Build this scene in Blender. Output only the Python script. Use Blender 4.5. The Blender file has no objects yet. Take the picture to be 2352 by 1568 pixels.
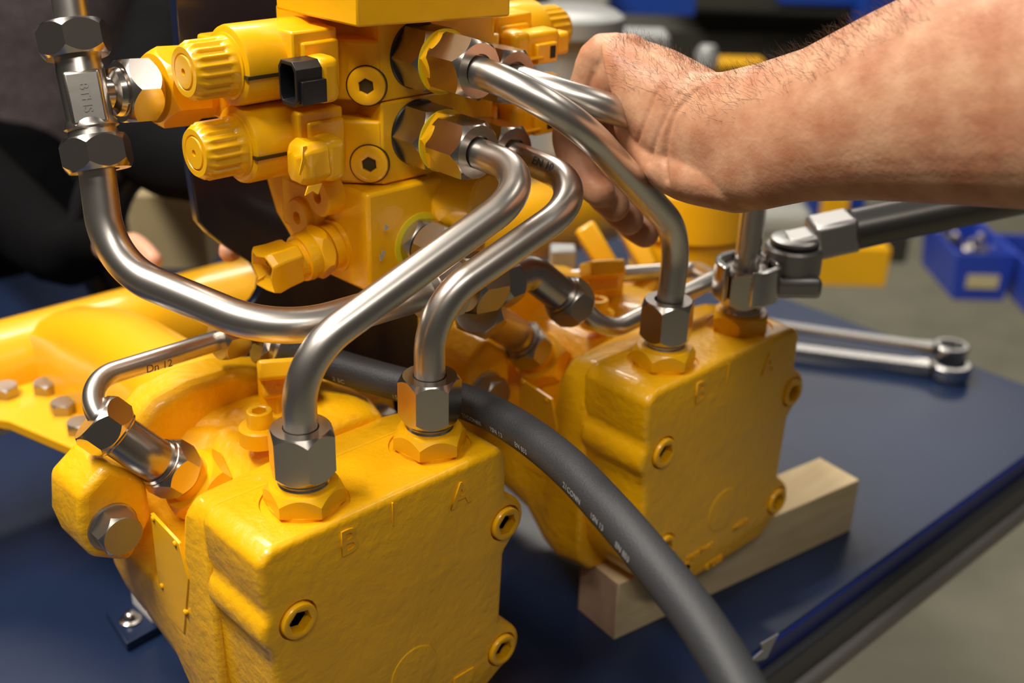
import bpy, bmesh, math, random
import numpy as np
from mathutils import Vector, Matrix
random.seed(4)
S = 0.001                                   # all numbers below are millimetres
PI = math.pi
# ---------------------------------------------------------------- camera, world, lights, exposure
R = np.array([[0.73109259, -0.27052475, 0.62635452], [-0.68175431, -0.32562824, 0.65511626], [0.02673356, -0.90597053, -0.42249581]])
CAM = np.array([-290.3, -460.6, 570.5]); F = 2700.0
def ray(px, py): return R @ np.array([(px - 1176.0) / F, (py - 784.0) / F, 1.0])
def D(px, py, d): return ray(px, py) * d + CAM
def onX(px, py, x): r = ray(px, py); return r * (x - CAM[0]) / r[0] + CAM
def onY(px, py, y): r = ray(px, py); return r * (y - CAM[1]) / r[1] + CAM
def onZ(px, py, z): r = ray(px, py); return r * (z - CAM[2]) / r[2] + CAM
sc = bpy.context.scene
cam = bpy.data.cameras.new('camera'); camo = bpy.data.objects.new('camera', cam); sc.collection.objects.link(camo)
cam.sensor_width = 36; cam.lens = F / 2352 * 36; cam.clip_start = 0.01; cam.clip_end = 60
M4 = Matrix.Identity(4)
for i in range(3):
    M4[i][0] = R[i, 0]; M4[i][1] = -R[i, 1]; M4[i][2] = -R[i, 2]; M4[i][3] = CAM[i] * S
camo.matrix_world = M4; sc.camera = camo
cam.dof.use_dof = True; cam.dof.focus_distance = 0.655; cam.dof.aperture_fstop = 5.0
w = bpy.data.worlds.new('world'); sc.world = w; w.use_nodes = True
w.node_tree.nodes['Background'].inputs[0].default_value = (1.0, 0.90, 0.80, 1)
w.node_tree.nodes['Background'].inputs[1].default_value = 0.055
def area(name, loc, target, sx, sy, power, col=(1, 0.93, 0.84)):
    l = bpy.data.lights.new(name, 'AREA'); l.shape = 'RECTANGLE'; l.size = sx; l.size_y = sy; l.energy = power; l.color = col
    o = bpy.data.objects.new(name, l); sc.collection.objects.link(o); o.location = loc
    d = Vector(target) - Vector(loc); o.rotation_euler = d.to_track_quat('-Z', 'Y').to_euler(); return o
area('overhead_area_light', (-0.85, 0.45, 2.3), (0.1, 0.1, 0.2), 1.5, 0.3, 80)
area('overhead_area_light', (0.6, 1.7, 2.5), (0.3, 0.3, 0.2), 1.5, 0.25, 42)
area('overhead_area_light', (-0.9, -1.5, 2.4), (0.1, 0.0, 0.2), 1.5, 0.25, 19)
area('overhead_area_light', (1.6, -0.4, 2.5), (0.9, 0.2, 0.0), 1.5, 0.25, 8)
area('overhead_area_light', (2.6, 2.6, 2.7), (2.4, 2.4, 0.0), 1.6, 0.4, 60)
area('overhead_area_light', (5.0, 2.2, 2.6), (3.4, 1.6, 0.0), 1.6, 1.2, 13)  # unseen lamp added to give the right of the table its sheen
sc.view_settings.view_transform = 'Standard'; sc.view_settings.look = 'None'; sc.view_settings.gamma = 1
sc.view_settings.use_curve_mapping = False; sc.view_settings.exposure = 0.0

# ---------------------------------------------------------------- materials
def mat(name, col, rough=0.5, metal=0.0, coat=0.0, bump=None, noise=None, spec=0.5, sss=0.0, coat_rough=0.1, extra=None):
    m = bpy.data.materials.new(name); m.use_nodes = True; nt = m.node_tree; b = nt.nodes['Principled BSDF']
    b.inputs['Base Color'].default_value = (*col, 1); b.inputs['Roughness'].default_value = rough
    b.inputs['Metallic'].default_value = metal; b.inputs['Coat Weight'].default_value = coat; b.inputs['Coat Roughness'].default_value = coat_rough
    b.inputs['Specular IOR Level'].default_value = spec
    tc = nt.nodes.new('ShaderNodeTexCoord')
    if sss:
        b.inputs['Subsurface Weight'].default_value = sss; b.inputs['Subsurface Radius'].default_value = (0.012, 0.004, 0.002); b.inputs['Subsurface Scale'].default_value = 0.5
    if noise:                                # (scale, colour2, amount, detail[, stretch])
        n = nt.nodes.new('ShaderNodeTexNoise'); n.inputs['Scale'].default_value = noise[0]; n.inputs['Detail'].default_value = noise[3]
        src = tc.outputs['Object']
        if len(noise) > 4:
            mp = nt.nodes.new('ShaderNodeMapping'); mp.inputs['Scale'].default_value = noise[4]; nt.links.new(src, mp.inputs[0]); src = mp.outputs[0]
        nt.links.new(src, n.inputs['Vector'])
        r = nt.nodes.new('ShaderNodeValToRGB'); r.color_ramp.elements[0].position = 0.5 - noise[2]; r.color_ramp.elements[1].position = 0.5 + noise[2]
        r.color_ramp.elements[0].color = (*col, 1); r.color_ramp.elements[1].color = (*noise[1], 1)
        nt.links.new(n.outputs['Fac'], r.inputs[0]); nt.links.new(r.outputs[0], b.inputs['Base Color'])
    if bump:                                 # list of (scale, strength, distance, detail)
        prev = None
        for bs in bump:
            n = nt.nodes.new('ShaderNodeTexNoise'); n.inputs['Scale'].default_value = bs[0]; n.inputs['Detail'].default_value = bs[3]
            nt.links.new(tc.outputs['Object'], n.inputs['Vector'])
            bp = nt.nodes.new('ShaderNodeBump'); bp.inputs['Strength'].default_value = bs[1]; bp.inputs['Distance'].default_value = bs[2]
            nt.links.new(n.outputs['Fac'], bp.inputs['Height'])
            if prev: nt.links.new(prev.outputs[0], bp.inputs['Normal'])
            prev = bp
        nt.links.new(prev.outputs[0], b.inputs['Normal'])
    return m
YEL = (0.92, 0.465, 0.002)
yellow = mat('yellow_paint', YEL, 0.34, coat=0.35, spec=0.4, bump=[(55, 0.25, 0.002, 2)], coat_rough=0.12)
cast = mat('yellow_cast_paint', YEL, 0.38, coat=0.42, spec=0.4, bump=[(45, 0.4, 0.003, 2), (190, 0.55, 0.0014, 4)], coat_rough=0.1)
orangey = mat('gearbox_paint', (0.90, 0.445, 0.005), 0.35, coat=0.5, bump=[(30, 0.2, 0.003, 1)], coat_rough=0.15)
paintedge = mat('yellow_overspray', (0.75, 0.62, 0.01), 0.5)
tubem = mat('brushed_steel_tube', (0.62, 0.58, 0.53), 0.32, 1.0, bump=[(900, 0.04, 0.0002, 2)])
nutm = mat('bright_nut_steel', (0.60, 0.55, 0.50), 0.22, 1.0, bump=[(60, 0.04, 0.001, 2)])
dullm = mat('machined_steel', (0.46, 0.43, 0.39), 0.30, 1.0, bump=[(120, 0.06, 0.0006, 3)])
boltm = mat('zinc_bolt', (0.42, 0.39, 0.36), 0.38, 1.0, bump=[(160, 0.15, 0.0006, 3)])
chrome = mat('chrome_tool', (0.58, 0.57, 0.55), 0.2, 1.0)
toolm = mat('satin_tool', (0.36, 0.35, 0.34), 0.42, 1.0)
blackp = mat('black_plastic', (0.012, 0.012, 0.014), 0.35, bump=[(400, 0.1, 0.0004, 2)])
darkhole = mat('dark_recess', (0.01, 0.008, 0.004), 0.6)
gap = mat('joint_shadow_gap', (0.05, 0.03, 0.002), 0.6)  # near-black colour stands in for the shade in gaps and slots
navy = mat('navy_table_paint', (0.007, 0.017, 0.052), 0.36, coat=0.15, spec=0.4, bump=[(25, 0.12, 0.002, 2)], noise=(5, (0.010, 0.022, 0.064), 0.3, 3))
navyd = mat('navy_bracket_paint', (0.006, 0.012, 0.045), 0.3, coat=0.4)
rubber = mat('black_hose_rubber', (0.028, 0.030, 0.034), 0.55, bump=[(900, 0.5, 0.0006, 2)])
wood = mat('pine_wood', (0.74, 0.60, 0.36), 0.65, noise=(6, (0.62, 0.47, 0.25), 0.22, 4, (1.2, 18, 18)), bump=[(200, 0.15, 0.0006, 3)])
woodend = mat('pine_end_grain', (0.42, 0.27, 0.17), 0.75, noise=(60, (0.55, 0.38, 0.25), 0.25, 4), bump=[(300, 0.3, 0.0008, 3)])
whitep = mat('white_post_paint', (0.62, 0.60, 0.56), 0.45)
charcoal = mat('charcoal_profile', (0.030, 0.031, 0.035), 0.4)
greyrail = mat('grey_profile', (0.16, 0.15, 0.14), 0.45)
blueband = mat('blue_profile', (0.006, 0.018, 0.16), 0.4)
floorm = mat('concrete_floor', (0.30, 0.285, 0.205), 0.55, noise=(9, (0.22, 0.21, 0.155), 0.3, 8), bump=[(40, 0.1, 0.003, 4)])
shirt = mat('grey_shirt', (0.060, 0.048, 0.050), 0.9, noise=(260, (0.11, 0.09, 0.09), 0.15, 2), spec=0.1, bump=[(500, 0.5, 0.001, 2), (9, 0.6, 0.03, 2)])
trouser = mat('black_trousers', (0.004, 0.004, 0.0045), 0.95, spec=0.05, bump=[(8, 0.6, 0.03, 2)])
skin = mat('skin', (0.62, 0.345, 0.205), 0.46, sss=0.08, noise=(48, (0.45, 0.19, 0.10), 0.17, 6), bump=[(60, 0.25, 0.003, 3), (420, 0.3, 0.0008, 3)], spec=0.35)
skin2 = mat('skin_far', (0.72, 0.36, 0.22), 0.5, sss=0.1)
nailm = mat('fingernail', (0.70, 0.42, 0.34), 0.3)
hairm = mat('body_hair', (0.05, 0.022, 0.008), 0.5)
binblue = mat('blue_bin_plastic', (0.02, 0.055, 0.42), 0.4)
royal = mat('royal_blue_paint', (0.008, 0.05, 0.33), 0.4)
labely = mat('pale_label', (0.60, 0.52, 0.26), 0.6)
greyfit = mat('grey_casting', (0.34, 0.35, 0.34), 0.4, 0.3)
darkmach = mat('dark_machine', (0.035, 0.034, 0.024), 0.5)
pale = mat('pale_panel', (0.42, 0.42, 0.38), 0.5)
inkm = mat('ink_marking', (0.05, 0.045, 0.04), 0.6)
whiteink = mat('white_marking', (0.30, 0.30, 0.30), 0.6)
cardb = mat('kraft_board', (0.42, 0.33, 0.17), 0.7)

# ---------------------------------------------------------------- object helpers
LOC = {}
def V(a): return np.array(a, float)
def empty(name, loc, label=None, cat=None, group=None):
    o = bpy.data.objects.new(name, None); sc.collection.objects.link(o); o.empty_display_size = 0.02
    o.location = V(loc) * S; LOC[o.name] = V(loc); tag(o, label, cat, group); return o
def tag(o, label=None, cat=None, group=None, kind=None):
    if label: o['label'] = label
    if cat: o['category'] = cat
    if group: o['group'] = group
    if kind: o['kind'] = kind
    return o
def frame(axis, up=(0, 0, 1)):
    a = V(axis); a = a / np.linalg.norm(a); u = V(up)
    if abs(a @ u) / np.linalg.norm(u) > 0.95: u = V((1, 0, 0)) if abs(a[0]) < 0.9 else V((0, 1, 0))
    x = np.cross(u, a); x /= np.linalg.norm(x); y = np.cross(a, x); return x, y, a
class MB:
    def __init__(s): s.v = []; s.f = []; s.mi = []; s.cur = 0
    def m(s, i): s.cur = i; return s
    def face(s, idx): s.f.append(tuple(idx)); s.mi.append(s.cur)
    def rings(s, p0, axis, prof, seg=48, up=(0, 0, 1), cap=(True, True), rot=0.0):
        """prof: list of (t, r) or (t, ('hex', af)); each gives one ring about the axis"""
        x, y, a = frame(axis, up); p0 = V(p0); base = []
        for t, r in prof:
            i0 = len(s.v)
            for k in range(seg):
                th = 2 * PI * k / seg
                if isinstance(r, tuple):
                    if r[0] == 'hex': rr = r[1] / 2 / math.cos(((th + PI / 6) % (PI / 3)) - PI / 6); tt = t
                    elif r[0] == 'hexc':      # chamfered rim: af, cone radius, sign of the drop
                        rr = r[1] / 2 / math.cos(((th + PI / 6) % (PI / 3)) - PI / 6); tt = t - r[3] * max(0, rr - r[2]) * 1.35
                    elif r[0] == 'fn': rr = r[1](th); tt = t
                else: rr = r; tt = t
                s.v.append(p0 + a * tt + (x * math.cos(th + rot) + y * math.sin(th + rot)) * rr)
            base.append(i0)
        for b0, b1 in zip(base, base[1:]):
            for k in range(seg):
                k2 = (k + 1) % seg; s.face((b0 + k, b0 + k2, b1 + k2, b1 + k))
        if cap[0]: s.face([base[0] + k for k in reversed(range(seg))])
        if cap[1]: s.face([base[-1] + k for k in range(seg)])
        return s
    def cyl(s, p0, p1, r0, r1=None, seg=32, bev=0.0):
        L = float(np.linalg.norm(V(p1) - V(p0))); r1 = r0 if r1 is None else r1
        pr = [(0, r0), (L, r1)] if not bev else [(0, r0 - bev), (bev, r0), (L - bev, r1), (L, r1 - bev)]
        return s.rings(p0, V(p1) - V(p0), pr, seg)
    def nut(s, p0, axis, af, h, hole=0.0, rot=0.0, up=(0, 0, 1), both=True, seg=48):
        rc = af / 2 * 0.97; hx = ('hexc', af, rc, 1)
        pr = [(0.0, rc * 0.8), (0.0, rc)] if both else [(0.0, ('hex', af))]
        pr += ([(0.0, ('hexc', af, rc, -1))] if both else []) + [(h, hx), (h, rc)]
        if hole: pr += [(h, hole), (h - 4, hole)]
        return s.rings(p0, axis, pr, seg, up, rot=rot)
    def screw(s, p0, axis, r, h, af, depth=None, rot=0.0, seg=48):
        depth = depth or h * 0.75; bv = r * 0.12
        return s.rings(p0, axis, [(0, r), (h - bv, r), (h - bv * .3, r - bv * .3), (h, r - bv), (h, af / 2 * 1.28), (h - .5, ('hex', af)), (h - depth, ('hex', af * .97)), (h - depth, af * .2)], seg, rot=rot)
    def box(s, c, size, ax=None):
        x, y, z = (V((1, 0, 0)), V((0, 1, 0)), V((0, 0, 1))) if ax is None else ax
        c = V(c); h = V(size) / 2; i = len(s.v)
        for dz in (-1, 1):
            for dx, dy in ((-1, -1), (1, -1), (1, 1), (-1, 1)): s.v.append(c + x * dx * h[0] + y * dy * h[1] + z * dz * h[2])
        for q in ((0, 3, 2, 1), (4, 5, 6, 7), (0, 1, 5, 4), (1, 2, 6, 5), (2, 3, 7, 6), (3, 0, 4, 7)): s.face([i + k for k in q])
        return s
    def bb(s, x0, x1, y0, y1, z0, z1): return s.box(((x0 + x1) / 2, (y0 + y1) / 2, (z0 + z1) / 2), (x1 - x0, y1 - y0, z1 - z0))
    def loft(s, loops, cap=True):
        n = len(loops[0]); i0 = len(s.v)
        for L in loops: s.v += [V(p) for p in L]
        for j in range(len(loops) - 1):
            for k in range(n):
                a = i0 + j * n + k; b = i0 + j * n + (k + 1) % n; s.face((a, b, b + n, a + n))
        if cap: s.face([i0 + k for k in reversed(range(n))]); s.face([i0 + (len(loops) - 1) * n + k for k in range(n)])
        return s
    def tube(s, pts, r, seg=28, cap=True, radii=None, squash=None):
        """sweep along a dense point list with parallel transport"""
        P = [V(p) for p in pts]; n = len(P); T = []
        for i in range(n):
            t = P[min(i + 1, n - 1)] - P[max(i - 1, 0)]; T.append(t / np.linalg.norm(t))
        x, y, _ = frame(T[0]); loops = []
        for i in range(n):
            x = x - T[i] * (x @ T[i]); x /= np.linalg.norm(x); y = np.cross(T[i], x)
            rr = radii[i] if radii is not None else r
            loops.append([P[i] + (x * math.cos(2 * PI * k / seg) + y * math.sin(2 * PI * k / seg)) * rr for k in range(seg)])
        s.loft(loops, cap); return s
    def build(s, name, mats, parent=None, bevel=0.0, seg=2, sharp=32, smooth=True, origin=None, sub=0):
        v = np.array(s.v)
        o0 = LOC[parent.name] if parent is not None else (V(origin) if origin is not None else V(((v[:, 0].min() + v[:, 0].max()) / 2, (v[:, 1].min() + v[:, 1].max()) / 2, v[:, 2].min())))
        me = bpy.data.meshes.new(name); me.from_pydata(((v - o0) * S).tolist(), [], s.f)
        mats = mats if isinstance(mats, (list, tuple)) else [mats]
        for m_ in mats: me.materials.append(m_)
        if len(mats) > 1: me.polygons.foreach_set('material_index', s.mi)
        bm = bmesh.new(); bm.from_mesh(me); bmesh.ops.recalc_face_normals(bm, faces=bm.faces); bm.to_mesh(me); bm.free()
        if smooth:
            me.shade_smooth()
            if not sub: me.set_sharp_from_angle(angle=math.radians(sharp))
        o = bpy.data.objects.new(name, me); sc.collection.objects.link(o)
        if parent is not None: o.parent = parent; LOC[o.name] = o0
        else: o.location = o0 * S; LOC[o.name] = o0
        if sub:
            md = o.modifiers.new('sub', 'SUBSURF'); md.levels = sub; md.render_levels = sub
        if bevel:
            md = o.modifiers.new('bevel', 'BEVEL'); md.width = bevel * S; md.segments = seg; md.limit_method = 'ANGLE'; md.angle_limit = math.radians(35)
            me.shade_smooth()
        return o
def fillet(pts, rad, n=12):
    """polyline with rounded corners -> dense points"""
    P = [V(p) for p in pts]; out = [P[0]]
    for i in range(1, len(P) - 1):
        r = rad[i - 1] if isinstance(rad, (list, tuple)) else rad
        a = P[i - 1] - P[i]; b = P[i + 1] - P[i]; la, lb = np.linalg.norm(a), np.linalg.norm(b); a /= la; b /= lb
        ang = math.acos(max(-1, min(1, a @ b))); t = min(r / math.tan(ang / 2), la * 0.49 if i > 1 else la * 0.98, lb * 0.49 if i < len(P) - 2 else lb * 0.98)
        r = t * math.tan(ang / 2); c = P[i] + (a + b) / np.linalg.norm(a + b) * (r / math.sin(ang / 2))
        s0 = P[i] + a * t - c; s1 = P[i] + b * t - c; om = math.acos(max(-1, min(1, (s0 @ s1) / np.linalg.norm(s0) / np.linalg.norm(s1))))
        for k in range(n + 1):
            f = k / n; out.append(c + (s0 * math.sin((1 - f) * om) + s1 * math.sin(f * om)) / math.sin(om))
    out.append(P[-1]); return out
def catmull(P, n=8):
    P = [V(p) for p in P]; Q = [2 * P[0] - P[1]] + P + [2 * P[-1] - P[-2]]; out = []
    for i in range(1, len(Q) - 2):
        for k in range(n):
            t = k / n; p0, p1, p2, p3 = Q[i - 1], Q[i], Q[i + 1], Q[i + 2]
            out.append(0.5 * (2 * p1 + (p2 - p0) * t + (2 * p0 - 5 * p1 + 4 * p2 - p3) * t * t + (3 * p1 - p0 - 3 * p2 + p3) * t ** 3))
    out.append(P[-1]); return out
def bake(o):
    dg = bpy.context.evaluated_depsgraph_get(); dg.update(); me = bpy.data.meshes.new_from_object(o.evaluated_get(dg)); me.name = o.data.name
    o.modifiers.clear(); o.data = me; return o
def cut(o, mb, sharp=32):
    """carve the shape in mb out of o (o keeps its bevels), then forget the cutter"""
    c = mb.build('cutter', yellow, origin=(0, 0, 0)); bpy.context.view_layer.update()
    md = o.modifiers.new('cut', 'BOOLEAN'); md.object = c; md.operation = 'DIFFERENCE'; md.solver = 'EXACT'
    bake(o); bpy.data.objects.remove(c); o.data.shade_smooth(); o.data.set_sharp_from_angle(angle=math.radians(sharp)); return o
def children(o): return [c for c in bpy.data.objects if c.parent == o]
def copy_tree(o, parent=None, label=None):
    c = o.copy(); sc.collection.objects.link(c); c.parent = parent
    if parent is None and label: c['label'] = label
    LOC[c.name] = LOC[o.name]
    for ch in children(o): copy_tree(ch, c)
    return c
def text(name, body, size, c, right, up, depth, m, parent, bold=0.0):
    """raised lettering centred at c, written along right/up"""
    cu = bpy.data.curves.new(name, 'FONT'); cu.body = body; cu.size = size * S; cu.extrude = depth * S; cu.offset = bold * S; cu.align_x = 'CENTER'; cu.align_y = 'CENTER'; cu.resolution_u = 3
    tmp = bpy.data.objects.new('tmp', cu); sc.collection.objects.link(tmp); dg = bpy.context.evaluated_depsgraph_get()
    me = bpy.data.meshes.new_from_object(tmp.evaluated_get(dg)); bpy.data.objects.remove(tmp); bpy.data.curves.remove(cu)
    r = V(right) / np.linalg.norm(right); u = V(up) - r * (V(up) @ r); u /= np.linalg.norm(u); n = np.cross(r, u)
    o0 = (V(c) - LOC[parent.name]) * S
    Mx = Matrix(((r[0], u[0], n[0], o0[0]), (r[1], u[1], n[1], o0[1]), (r[2], u[2], n[2], o0[2]), (0, 0, 0, 1)))
    me.transform(Mx); me.name = name; me.materials.clear(); me.materials.append(m)
    o = bpy.data.objects.new(name, me); sc.collection.objects.link(o); o.parent = parent; LOC[o.name] = LOC[parent.name]; return o

# ================================================================ SETTING
FZ = -880
o = MB().bb(-2600, 7400, -2600, 6500, FZ - 40, FZ).build('floor', floorm, smooth=False); tag(o, kind='structure')
o = MB().bb(-2600, 7400, 6500, 6560, FZ, 2900).build('wall_back', darkmach, smooth=False); tag(o, kind='structure')
o = MB().bb(7400, 7460, -2600, 6560, FZ, 2900).build('wall_right', mat('wall_paint', (0.16, 0.15, 0.12), 0.8), smooth=False); tag(o, kind='structure')

# ================================================================ WORK TABLE
XR, YF = 912, -88
tb = empty('work_table', (260, 430, FZ), 'large navy blue steel work table with a dark profiled front edge', 'table')
MB().bb(-520, XR, YF, 970, -8, 0).build('tabletop', navy, tb, bevel=1.2)
MB().bb(-520, XR + 1, YF - 2, YF + 6, -22, -1.5).build('edge_strip', blueband, tb, bevel=1.5)
MB().bb(-520, XR + 3, YF - 10, YF + 6, -50, -22).build('side_profile', charcoal, tb, bevel=3)
MB().bb(-520, XR + 5, YF - 16, YF + 4, -70, -50).build('lower_rail', greyrail, tb, bevel=6, seg=4)
for x in (-480, 330):
    for y in (-60, 900):
        MB().bb(x - 30, x + 30, y - 10, y + 50, FZ, -8).build('leg', charcoal, tb, bevel=4)
a0 = V((330, YF - 10.6, -36))
m_ = MB()
q = [onY(1715, 1525, YF - 10.6), onY(1752, 1493, YF - 10.6), onY(1748, 1478, YF - 10.6), onY(1788, 1455, YF - 10.6), onY(1776, 1478, YF - 10.6), onY(1762, 1508, YF - 10.6), onY(1758, 1512, YF - 10.6)]
m_.loft([[p + V((0, -0.3, 0)) for p in q], [p + V((0, 0.6, 0)) for p in q]]).build('arrow_sticker', whiteink, tb, smooth=False)

# ================================================================ FRONT PUMP (origin at port B on its top)
ZT = 224.0
pump = empty('hydraulic_pump', (35, 60, 40), 'yellow painted pump nearest the camera, its plain face lettered B and A', 'pump', None)
def arc(cx, cz, r, a0, a1, n=7): return [(cx + r * math.cos(math.radians(a0 + (a1 - a0) * k / (n - 1))), cz + r * math.sin(math.radians(a0 + (a1 - a0) * k / (n - 1)))) for k in range(n)]
outline = [(-38, ZT)] + [(118, ZT), (124, ZT - 7), (124, 190)] + arc(123, 170, 16.5, 62, -62) + [(124, 148), (122, 97)] + arc(123, 74, 16.5, 60, -50) + [(122, 56), (106, 46), (16, 46), (-8, 52), (-26, 66), (-36, 84), (-40, 110), (-41, 146)] \
    + arc(-30, 172, 17, 225, 135) + [(-45, 194), (-46, ZT - 6)]
blk = MB().loft([[V((x, -27, z)) for x, z in outline], [V((x, 31, z)) for x, z in outline]]).build('end_block', cast, pump, bevel=7.5, seg=5)
SCR = [(-25, 174), (123, 170), (123, 74), (-14, 92)]
cm_ = MB()
for x, y in ((0, 0), (89, 3)): cm_.rings((x, y, ZT - 1.3), (0, 0, 1), [(0, 24.3), (8, 24.3)], 64)
for x, z in SCR: cm_.rings((x, -23, z), (0, -1, 0), [(0, 11.9), (10, 11.9)], 40)
blk = cut(blk, cm_, 40)
# body: lofted behind the block
def sect(y, x0, x1, z0, z1, rt, rb):
    pts = arc(x1 - rt, z1 - rt, rt, 0, 90, 4) + arc(x0 + rt, z1 - rt, rt, 90, 180, 4) + arc(x0 + rb, z0 + rb, rb, 180, 270, 4) + arc(x1 - rb, z0 + rb, rb, 270, 360, 4)
    return [V((x, y, z)) for x, z in pts]
def sectc(y, x0, x1, z0, z1, rt, rb):      # same, with the flat left shoulder that carries the coupling
    ch = [(z1 - 181, z1), (z1 - 193, z1 - 11), (x0 + 16, x0 + 16 + 183), (x0, x0 + 183)]
    pts = arc(x1 - rt, z1 - rt, rt, 0, 90, 4) + ch + arc(x0 + rb, z0 + rb, rb, 180, 270, 4) + arc(x1 - rb, z0 + rb, rb, 270, 360, 4)
    return [V((x, y, z)) for x, z in pts]
body = MB()
body.loft([sect(27.2, -44.5, 125, 47, ZT - .6, 12, 30), sect(40, -45, 125, 44, 222, 14, 32), sect(50, -46, 122, 40, 220, 14, 34), sectc(66, -45, 120, 46, 212, 22, 34), sectc(86, -45, 116, 62, 205, 32, 40), sectc(128, -45, 112, 70, 204, 36, 44), sect(166, -42, 112, 66, 200, 40, 50)])
bo = body.build('pump_body', cast, pump, sharp=60)
md = bo.modifiers.new('b', 'BEVEL'); md.width = 0.004; md.segments = 3; md.limit_method = 'ANGLE'; md.angle_limit = math.radians(25)
# raised centre hump on the body top and the rear flange disc
hump = MB(); hl = []
for y, x0, x1, z in ((60, 34, 100, 221), (84, 36, 108, 222), (120, 34, 112, 217), (146, 6, 112, 210), (172, -14, 110, 208)):
    hl.append([V((x0, y, 180)), V((x0 + 6, y, z - 8)), V((x0 + 22, y, z)), V((x1 - 16, y, z)), V((x1, y, z - 6)), V((x1 + 4, y, 180))])
hump.loft(hl).build('housing_hump', cast, pump, bevel=6, seg=4)
fo = [(-24, 214), (-8, 227), (16, 232), (44, 231), (80, 221), (108, 204), (134, 172), (132, 130), (112, 88), (84, 66), (40, 58), (8, 68), (-14, 92), (-30, 128), (-40, 170)]
MB().loft([[V((x * .97 + 1, 146, z - 4)) for x, z in fo], [V((x, 152, z)) for x, z in fo], [V((x, 176, z)) for x, z in fo]]).build('flange_disc', cast, pump, bevel=3, seg=3)
# mounting ears
def ear(poly, y0, y1, name='mounting_ear'):
    return MB().loft([[V((x, y0, z)) for x, z in poly], [V((x * 1.0 - 2, y1, z + 2)) for x, z in poly]]).build(name, cast, pump, bevel=5, seg=4)
ep = [onY(*p, 112) for p in ((250, 1068), (340, 1098), (352, 1190), (302, 1292), (212, 1284), (186, 1225), (184, 1140))]
ear([(p[0], p[2]) for p in ep] , 112, 150)
ear([(64 - p[0] + 6, p[2]) for p in ep], 112, 150)
for xx in (-1, 1):
    c = onY(258, 1208, 112) if xx < 0 else V((70 - onY(258, 1208, 112)[0], 112, onY(258, 1208, 112)[2]))
    b_ = MB().rings(c + V((0, 1, 0)), (0, -1, 0), [(0, 15), (2.5, 15), (3, 14.2)], 40)
    b_.nut(c + V((0, -2, 0)), (0, -1, 0), 24, 12, both=False, rot=0.35).build('flange_bolt', boltm, pump)
# name plate on the body side with rivets
pl = [onX(*p, -45.9) for p in ((345, 1178), (410, 1248), (432, 1330), (422, 1455), (385, 1415), (362, 1330))]
MB().loft([[p for p in pl], [p + V((2.2, 0, 0)) for p in pl]]).build('name_plate', yellow, pump, bevel=0.5)
for p in ((352, 1190), (402, 1248), (372, 1345), (426, 1405)):
    c = onX(*p, -46.0); MB().rings(c + V((1, 0, 0)), (-1, 0, 0), [(0, 1.8), (1.6, 1.7), (2.2, 1.0)], 12).build('rivet', yellow, pump)
# face screws
def facescrew(x, z, r=10.6, y=-27.2):
    MB().screw((x, y + 4.5, z), (0, -1, 0), r, 7.0, 12.4, 6.7, rot=0.3).build('cap_screw', yellow, pump, sharp=40)
for x, z in SCR: facescrew(x, z)
# faint round casting boss, cast letters, line
MB().rings((52, -26.6, 96), (0, -1, 0), [(0, 18), (1.0, 17), (1.2, 15.5)], 40).build('cast_boss', cast, pump)
text('cast_letter', 'B', 22, (8.5, -27.2, 208), (1, 0, 0), (0, 0, 1), 0.9, cast, pump, 0.25)
text('cast_letter', 'A', 22, (87, -27.2, 205), (1, 0, 0), (0, 0, 1), 0.9, cast, pump, 0.25)
MB().box((38, -27.3, 213), (1.2, 1.2, 15)).build('cast_mark', cast, pump, bevel=0.4)
# port adapters (painted hexes) on the top
def adapter(x, y, rot):
    m_ = MB().rings((x, y, ZT - 1.4), (0, 0, 1), [(0, 19.5), (2.4, 19.5), (2.6, 18)], 48)
    m_.nut((x, y, ZT + 0.6), (0, 0, 1), 38, 11.5, rot=rot, both=False).rings((x, y, ZT + 11.5), (0, 0, 1), [(0, 15.8), (1.5, 15.2)], 40)
    m_.build('port_adapter', yellow, pump)
    MB().rings((x, y, ZT + 12), (0, 0, 1), [(0, 13.4), (1.2, 14), (2.4, 13.4), (3.6, 14), (5.4, 13.4), (8, 13.4)], 40).build('adapter_thread', nutm, pump)
adapter(0, 0, 0.35); adapter(89, 3, 0.62)
# side adapter for the elbow on the left shoulder
AX0, AXD = V((-1.5, 109, 181)), V((-0.69, 0.02, 0.7236))
m_ = MB().rings(AX0 - AXD * 14, AXD, [(0, 26), (12, 25), (13.5, 23)], 48); m_.build('side_boss', cast, pump)
MB().rings(AX0 - AXD * 2, AXD, [(0, 20.5), (0.7, 20.5), (0.7, 18.5)], 48).build('boss_gap_shade', gap, pump)  # dark ring painted as the shade around the adapter
MB().rings(AX0 - AXD * 2, AXD, [(0, 18), (5, 18)], 40).nut(AX0 + AXD * 1.5, AXD, 39, 13, both=False, rot=0.2).rings(AX0 + AXD * 13, AXD, [(0, 15), (6, 14)], 36).build('side_adapter', yellow, pump)
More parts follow.
